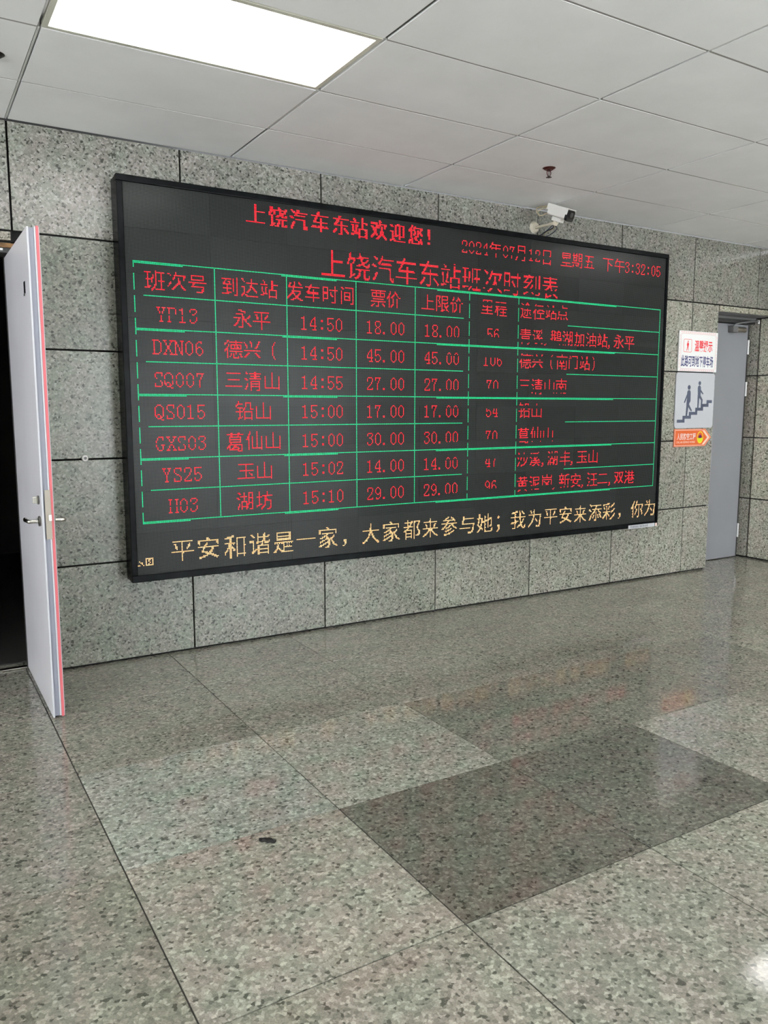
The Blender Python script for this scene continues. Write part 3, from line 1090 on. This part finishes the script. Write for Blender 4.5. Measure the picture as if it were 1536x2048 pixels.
prism(bm, [(icx + .006, icz - .042), (icx + .012, icz - .042), (icx + .009, icz - .006), (icx + .001, icz - .006)], yf - .0006, yf - .0001)
obj('walking_figure', bm, M['sign_red'], sign)

# stairs pictogram
px0, px1, pz0, pz1 = 5.188, 5.702, 1.300, 1.782
st = thing('stairs_sign', 'pale grey sign with two dark walkers on a staircase, between white notice and orange arrow', 'sign', ((px0 + px1) / 2, 0, pz0))
yf = -0.012
bm = bmesh.new(); prism(bm, rrect(px0, px1, pz0, pz1, .028), yf, -0.003)
obj('sign_plate', bm, M['sign_grey'], st)


def P(u, v):   # u, v: fractions across and down the sign
    return (px0 + u * (px1 - px0), pz1 - v * (pz1 - pz0))


def flat(polys, name, mat, parent, y):
    bm = bmesh.new()
    for k, q in enumerate(polys):
        prism(bm, q, y - .0008 - .00002 * k, y - .0001)
    return obj(name, bm, mat, parent)


def limb(p, q, r0, r1, n=8):
    (x0, z0), (x1, z1) = p, q
    a = math.atan2(z1 - z0, x1 - x0)
    pts = [(x0 + r0 * math.cos(a + math.pi / 2 + math.pi * k / n), z0 + r0 * math.sin(a + math.pi / 2 + math.pi * k / n)) for k in range(n + 1)]
    pts += [(x1 + r1 * math.cos(a - math.pi / 2 + math.pi * k / n), z1 + r1 * math.sin(a - math.pi / 2 + math.pi * k / n)) for k in range(n + 1)]
    return pts


# staircase: six steps rising to the right
su = [0.06, 0.20, 0.36, 0.52, 0.67, 0.81, 0.95]
sv = [0.845, 0.775, 0.705, 0.630, 0.560, 0.490]
tt = 0.055
polys = []
for k in range(6):
    u0, u1, v = su[k], su[k + 1] + (0.055 if k < 5 else 0), sv[k]
    a, b = P(u0, v + tt), P(u1, v)
    polys.append([(a[0], a[1]), (b[0], a[1]), (b[0], b[1]), (a[0], b[1])])
    if k < 5:
        a, b = P(su[k + 1], sv[k] + .02), P(su[k + 1] + .055, sv[k + 1] + .01)
        polys.append([(a[0], a[1]), (b[0], a[1]), (b[0], b[1]), (a[0], b[1])])
flat(polys, 'staircase_pictogram', M['sign_slate'], st, yf)
flat([disc(*P(.335, .265), .019, .020), limb(P(.335, .36), P(.34, .50), .023, .023), limb(P(.33, .50), P(.315, .585), .022, .016),
      limb(P(.30, .40), P(.235, .53), .009, .007), limb(P(.315, .56), P(.295, .765), .014, .010), limb(P(.33, .58), P(.415, .68), .012, .008)],
     'descending_figure', M['sign_slate'], st, yf)
flat([disc(*P(.605, .185), .017, .018), limb(P(.60, .27), P(.605, .39), .021, .019), limb(P(.605, .38), P(.605, .42), .019, .017),
      limb(P(.635, .32), P(.70, .375), .009, .006), limb(P(.59, .41), P(.585, .635), .012, .008), limb(P(.62, .42), P(.68, .49), .012, .010), limb(P(.68, .49), P(.675, .635), .011, .008)],
     'ascending_figure', M['sign_slate'], st, yf)

# orange arrow sign
ox0, oxs, ox1, oz0, oz1 = 5.196, 5.612, 5.694, 1.138, 1.292
ar = thing('arrow_sign', 'orange arrow-shaped sign with white Chinese characters and round emblem, lowest beside the grey door', 'sign', ((ox0 + ox1) / 2, 0, oz0))
yf = -0.010
zm = (oz0 + oz1) / 2
outl = [(ox0, oz0), (oxs, oz0), (ox1, zm), (oxs, oz1), (ox0, oz1)]
bm = bmesh.new(); prism(bm, outl, yf, -0.003)
obj('sign_plate', bm, simple('sign_rim_salmon', (0.75, 0.24, 0.14), .4), ar)
bm = bmesh.new(); prism(bm, [(ox0 + .012, oz0 + .014), (oxs - .02, oz0 + .014), (ox1 - .03, zm), (oxs - .02, oz1 - .014), (ox0 + .012, oz1 - .014)], yf - .0008, yf - .0001)
obj('orange_field', bm, M['sign_orange'], ar)
bm = bmesh.new()
c0 = oxs - .045
prism(bm, [(c0, oz0 + .014), (c0 + .030, oz0 + .014), (ox1 - .026, zm), (ox1 - .056, zm)], yf - .0016, yf - .0009)
prism(bm, [(ox1 - .056, zm), (ox1 - .026, zm), (c0 + .030, oz1 - .014), (c0, oz1 - .014)], yf - .0016, yf - .0009)
obj('arrow_chevron', bm, M['sign_cream'], ar)
obj('field_edge', ring_bm(*[[(ox0 + i, oz0 + i), (oxs - .05, oz0 + i), (oxs - .05, oz1 - i), (ox0 + i, oz1 - i)] for i in (.009, .012)], yf - .0014, yf - .0009), M['sign_cream'], ar)
wv = oxs - ox0
text_mesh('white_lettering', '人民防空工程', ox0 + .035, ox0 + .285, oz0 + .058, oz0 + .118, yf - .001, simple('sign_print_white', (0.82, 0.66, 0.62), .4), ar, bold=.02)
text_mesh('small_lettering', 'CIVIL AIR DEFENCE WORKS', ox0 + .030, ox0 + .278, oz0 + .030, oz0 + .048, yf - .001, M['sign_cream'], ar, bold=.01)
ecx, ecz = ox0 + .345, zm + .001
em = obj('emblem_ring', ring_bm(disc(ecx, ecz, .042, .054), disc(ecx, ecz, .034, .045), yf - .002, yf - .0009), M['sign_yellow'], ar)
half = [(ecx + .034 * math.cos(math.radians(a)), ecz - .005 + .040 * math.sin(math.radians(a))) for a in range(180, 361, 15)]
bm = bmesh.new(); prism(bm, half, yf - .0016, yf - .0009)
obj('emblem_lower', bm, M['sign_lime'], em)
bm = bmesh.new()
prism(bm, [(ecx - .021, ecz + .002), (ecx - .007, ecz - .006), (ecx + .007, ecz - .006), (ecx + .021, ecz + .002), (ecx + .014, ecz + .015), (ecx, ecz + .024), (ecx - .014, ecz + .015)], yf - .0022, yf - .0009)
obj('emblem_figure', bm, M['sign_purple'], em)

# ------------------------------------------------------------------ CCTV CAMERA
cc = thing('security_camera', 'white bullet security camera on a wall bracket above the display board', 'camera', (3.55, 0, 2.80))
bm = bmesh.new(); cyl(bm, (3.55, 0.0, 2.80), (3.55, -0.020, 2.80), .045, .032, seg=24)
obj('wall_mount', bm, M['bracket'], cc, smooth=False)
bm = bmesh.new()
tube(bm, [(3.55, -.018, 2.795), (3.546, -.08, 2.793), (3.541, -.16, 2.789), (3.537, -.225, 2.785)], .0105, 10)
obj('bracket_arm', bm, M['bracket'], cc, smooth=True)
bm = bmesh.new()
cyl(bm, (3.537, -.232, 2.776), (3.537, -.250, 2.796), .019, seg=14)
cyl(bm, (3.515, -.225, 2.782), (3.565, -.225, 2.782), .010, seg=12)
obj('swivel_joint', bm, M['bracket'], cc)
ctr = Vector((3.542, -.285, 2.846))
dirv = Vector((0.155, -0.905, -0.38)).normalized()
side = dirv.cross(Vector((0, 0, 1))).normalized()
upv = side.cross(dirv)
MB = Matrix((dirv, side, upv)).transposed().to_4x4()
MB.translation = ctr


def in_cam(bm):
    bmesh.ops.transform(bm, matrix=MB, verts=bm.verts[:])
    return bm


bm = bmesh.new()
# housing: rounded box section, body along local x
sec = rrect(-.042, .042, -.034, .036, .018, 4)
prism(bm, sec, -.085, .075)
for v in bm.verts: v.co = Vector((v.co.y, v.co.x, v.co.z))
housing = obj('housing', in_cam(bm), M['cctv_white'], cc)
bm = bmesh.new()
box(bm, -.098, .092, -.046, .046, .037, .042, bev=.002)
box(bm, -.098, .092, -.046, -.043, .000, .040)
box(bm, -.098, .092, .043, .046, .000, .040)
obj('sun_hood', in_cam(bm), M['cctv_white'], cc)
bm = bmesh.new()
prism(bm, rrect(-.040, .040, -.040, .034, .018, 4), .076, .096)
for v in bm.verts: v.co = Vector((v.co.y, v.co.x, v.co.z))
ff_ = obj('front_glass', in_cam(bm), M['cctv_black'], cc)
bm = bmesh.new(); cyl(bm, (.0965, 0, .004), (.101, 0, .004), .017, seg=20)
obj('lens', in_cam(bm), M['frame_dark'], ff_)
bm = bmesh.new(); box(bm, -.045, .035, -.022, .022, -.062, -.0345, bev=.004)
obj('base_block', in_cam(bm), M['cctv_white'], cc)
bm = bmesh.new()
for k in range(3):
    box(bm, -.080 + k * .012, -.072 + k * .012, -.0472, -.0462, .014, .022)
obj('printed_mark', in_cam(bm), M['cctv_logo'], housing)
rear = MB @ Vector((-.085, 0, -.01))
bm = bmesh.new()
tube(bm, [rear + dirv * .002, rear - dirv * .03 + Vector((-.012, 0, -.02)), Vector((3.47, -.15, 2.845)), Vector((3.455, -.13, 2.885)), Vector((3.50, -.10, 2.915)), Vector((3.56, -.13, 2.925))], .005)
obj('cable', bm, M['cable_cream'], cc, smooth=True)
bm = bmesh.new()
tube(bm, [Vector((3.56, -.012, 2.908)), Vector((3.555, -.05, 2.914)), Vector((3.56, -.10, 2.920)), Vector((3.57, -.16, 2.924))], .006)
obj('cable', bm, M['bracket'], cc, smooth=True)
for (xa, mat, sway) in ((3.58, 'cable_blue', .01), (3.615, 'cable_cream', -.012), (3.645, 'cable_blue', .016), (3.603, 'cable_blue', -.02)):
    bm = bmesh.new()
    tube(bm, [(3.545, -.215, 2.782), (xa - .02, -.16, 2.77), (xa + sway, -.07, 2.755), (xa, -.03, 2.74), (xa - sway, -.03, 2.716)], .003, 6)
    obj('thin_wire', bm, M[mat], cc, smooth=True)

# ------------------------------------------------------------------ SPRINKLERS
def sprinkler(name, x, y, label, mat):
    t = thing(name, label, 'sprinkler', (x, y, H), 'ceiling sprinklers')
    bm = bmesh.new()
    cyl(bm, (x, y, H - .0005), (x, y, H - .010), .040, .026, seg=24)
    cyl(bm, (x, y, H - .010), (x, y, H - .016), .016, seg=16)
    obj('escutcheon', bm, mat, t)
    for s in (-1, 1):
        bm = bmesh.new()
        tube(bm, [(x + s * .010, y, H - .015), (x + s * .015, y, H - .028), (x + s * .011, y, H - .042), (x + s * .003, y, H - .052)], .0028, 8)
        obj('frame_arm', bm, mat, t, smooth=True)
    bm = bmesh.new(); cyl(bm, (x, y, H - .016), (x, y, H - .050), .0024, seg=8)
    obj('glass_bulb', bm, M['sprinkler_dark'], t)
    bm = bmesh.new()
    cyl(bm, (x, y, H - .051), (x, y, H - .054), .009, seg=12)
    for k in range(8):
        a = math.pi / 4 * k
        c, s = math.cos(a), math.sin(a)
        p = [Vector((x + r_ * c - w_ * s, y + r_ * s + w_ * c, H - .054)) for r_, w_ in ((.006, -.003), (.017, -.0045), (.017, .0045), (.006, .003))]
        A = [bm.verts.new(q) for q in p]; B = [bm.verts.new(q - Vector((0, 0, .0014))) for q in p]
        bm.faces.new(A); bm.faces.new(B[::-1])
        for i in range(4): bm.faces.new((A[(i + 1) % 4], A[i], B[i], B[(i + 1) % 4]))
    obj('deflector', bm, M['sprinkler_dark'], t)


sprinkler('sprinkler', 2.947, -0.807, 'reddish brown sprinkler head on the ceiling near the security camera', M['sprinkler'])
sprinkler('sprinkler', -0.125, -0.803, 'dark sprinkler head on the ceiling at the left edge, beside the light panel', M['sprinkler_dark'])

# ------------------------------------------------------------------ SMALL THINGS
wp = thing('wall_plug', 'small round white plug on a slab joint between open door and board', 'wall plug', (0.305, 0, 1.195))
bm = bmesh.new()
n = 20
prof = [(.007, -.001), (.007, -.006), (.010, -.009), (.016, -.008), (.018, -.002), (.018, .003)]
rings = [[bm.verts.new((0.305 + r_ * math.cos(2 * math.pi * k / n), y_, 1.195 + r_ * math.sin(2 * math.pi * k / n))) for k in range(n)] for r_, y_ in prof]
for A, B in zip(rings, rings[1:]):
    for k in range(n): bm.faces.new((A[k], A[(k + 1) % n], B[(k + 1) % n], B[k]))
obj('collar', bm, M['plug_white'], wp, smooth=True)
bm = bmesh.new(); cyl(bm, (0.305, -.001, 1.195), (0.305, .003, 1.195), .0075, seg=12)
obj('screw_hole', bm, M['frame_grey'], wp)

bm = bmesh.new()
lf = [(-.030, -.004), (-.020, -.010), (-.008, -.007), (.004, -.012), (.016, -.008), (.028, -.010), (.031, .001), (.018, .004), (.010, .011), (.001, .005), (-.010, .008), (-.022, .005)]
A = [bm.verts.new((a, b, random.uniform(.0055, .0095))) for a, b in lf]
B = [bm.verts.new((a, b, 0.0)) for a, b in lf]
bm.faces.new(A); bm.faces.new(B[::-1])
for i in range(len(lf)):
    j = (i + 1) % len(lf)
    bm.faces.new((A[j], A[i], B[i], B[j]))
leaf = obj('litter_scrap', bm, M['debris'])
leaf.location = (0.421, -2.261, 0.0)
leaf.rotation_euler = (0, 0, -0.75)
tag(leaf, 'small dark curled scrap lying on the pale floor tiles', 'litter')
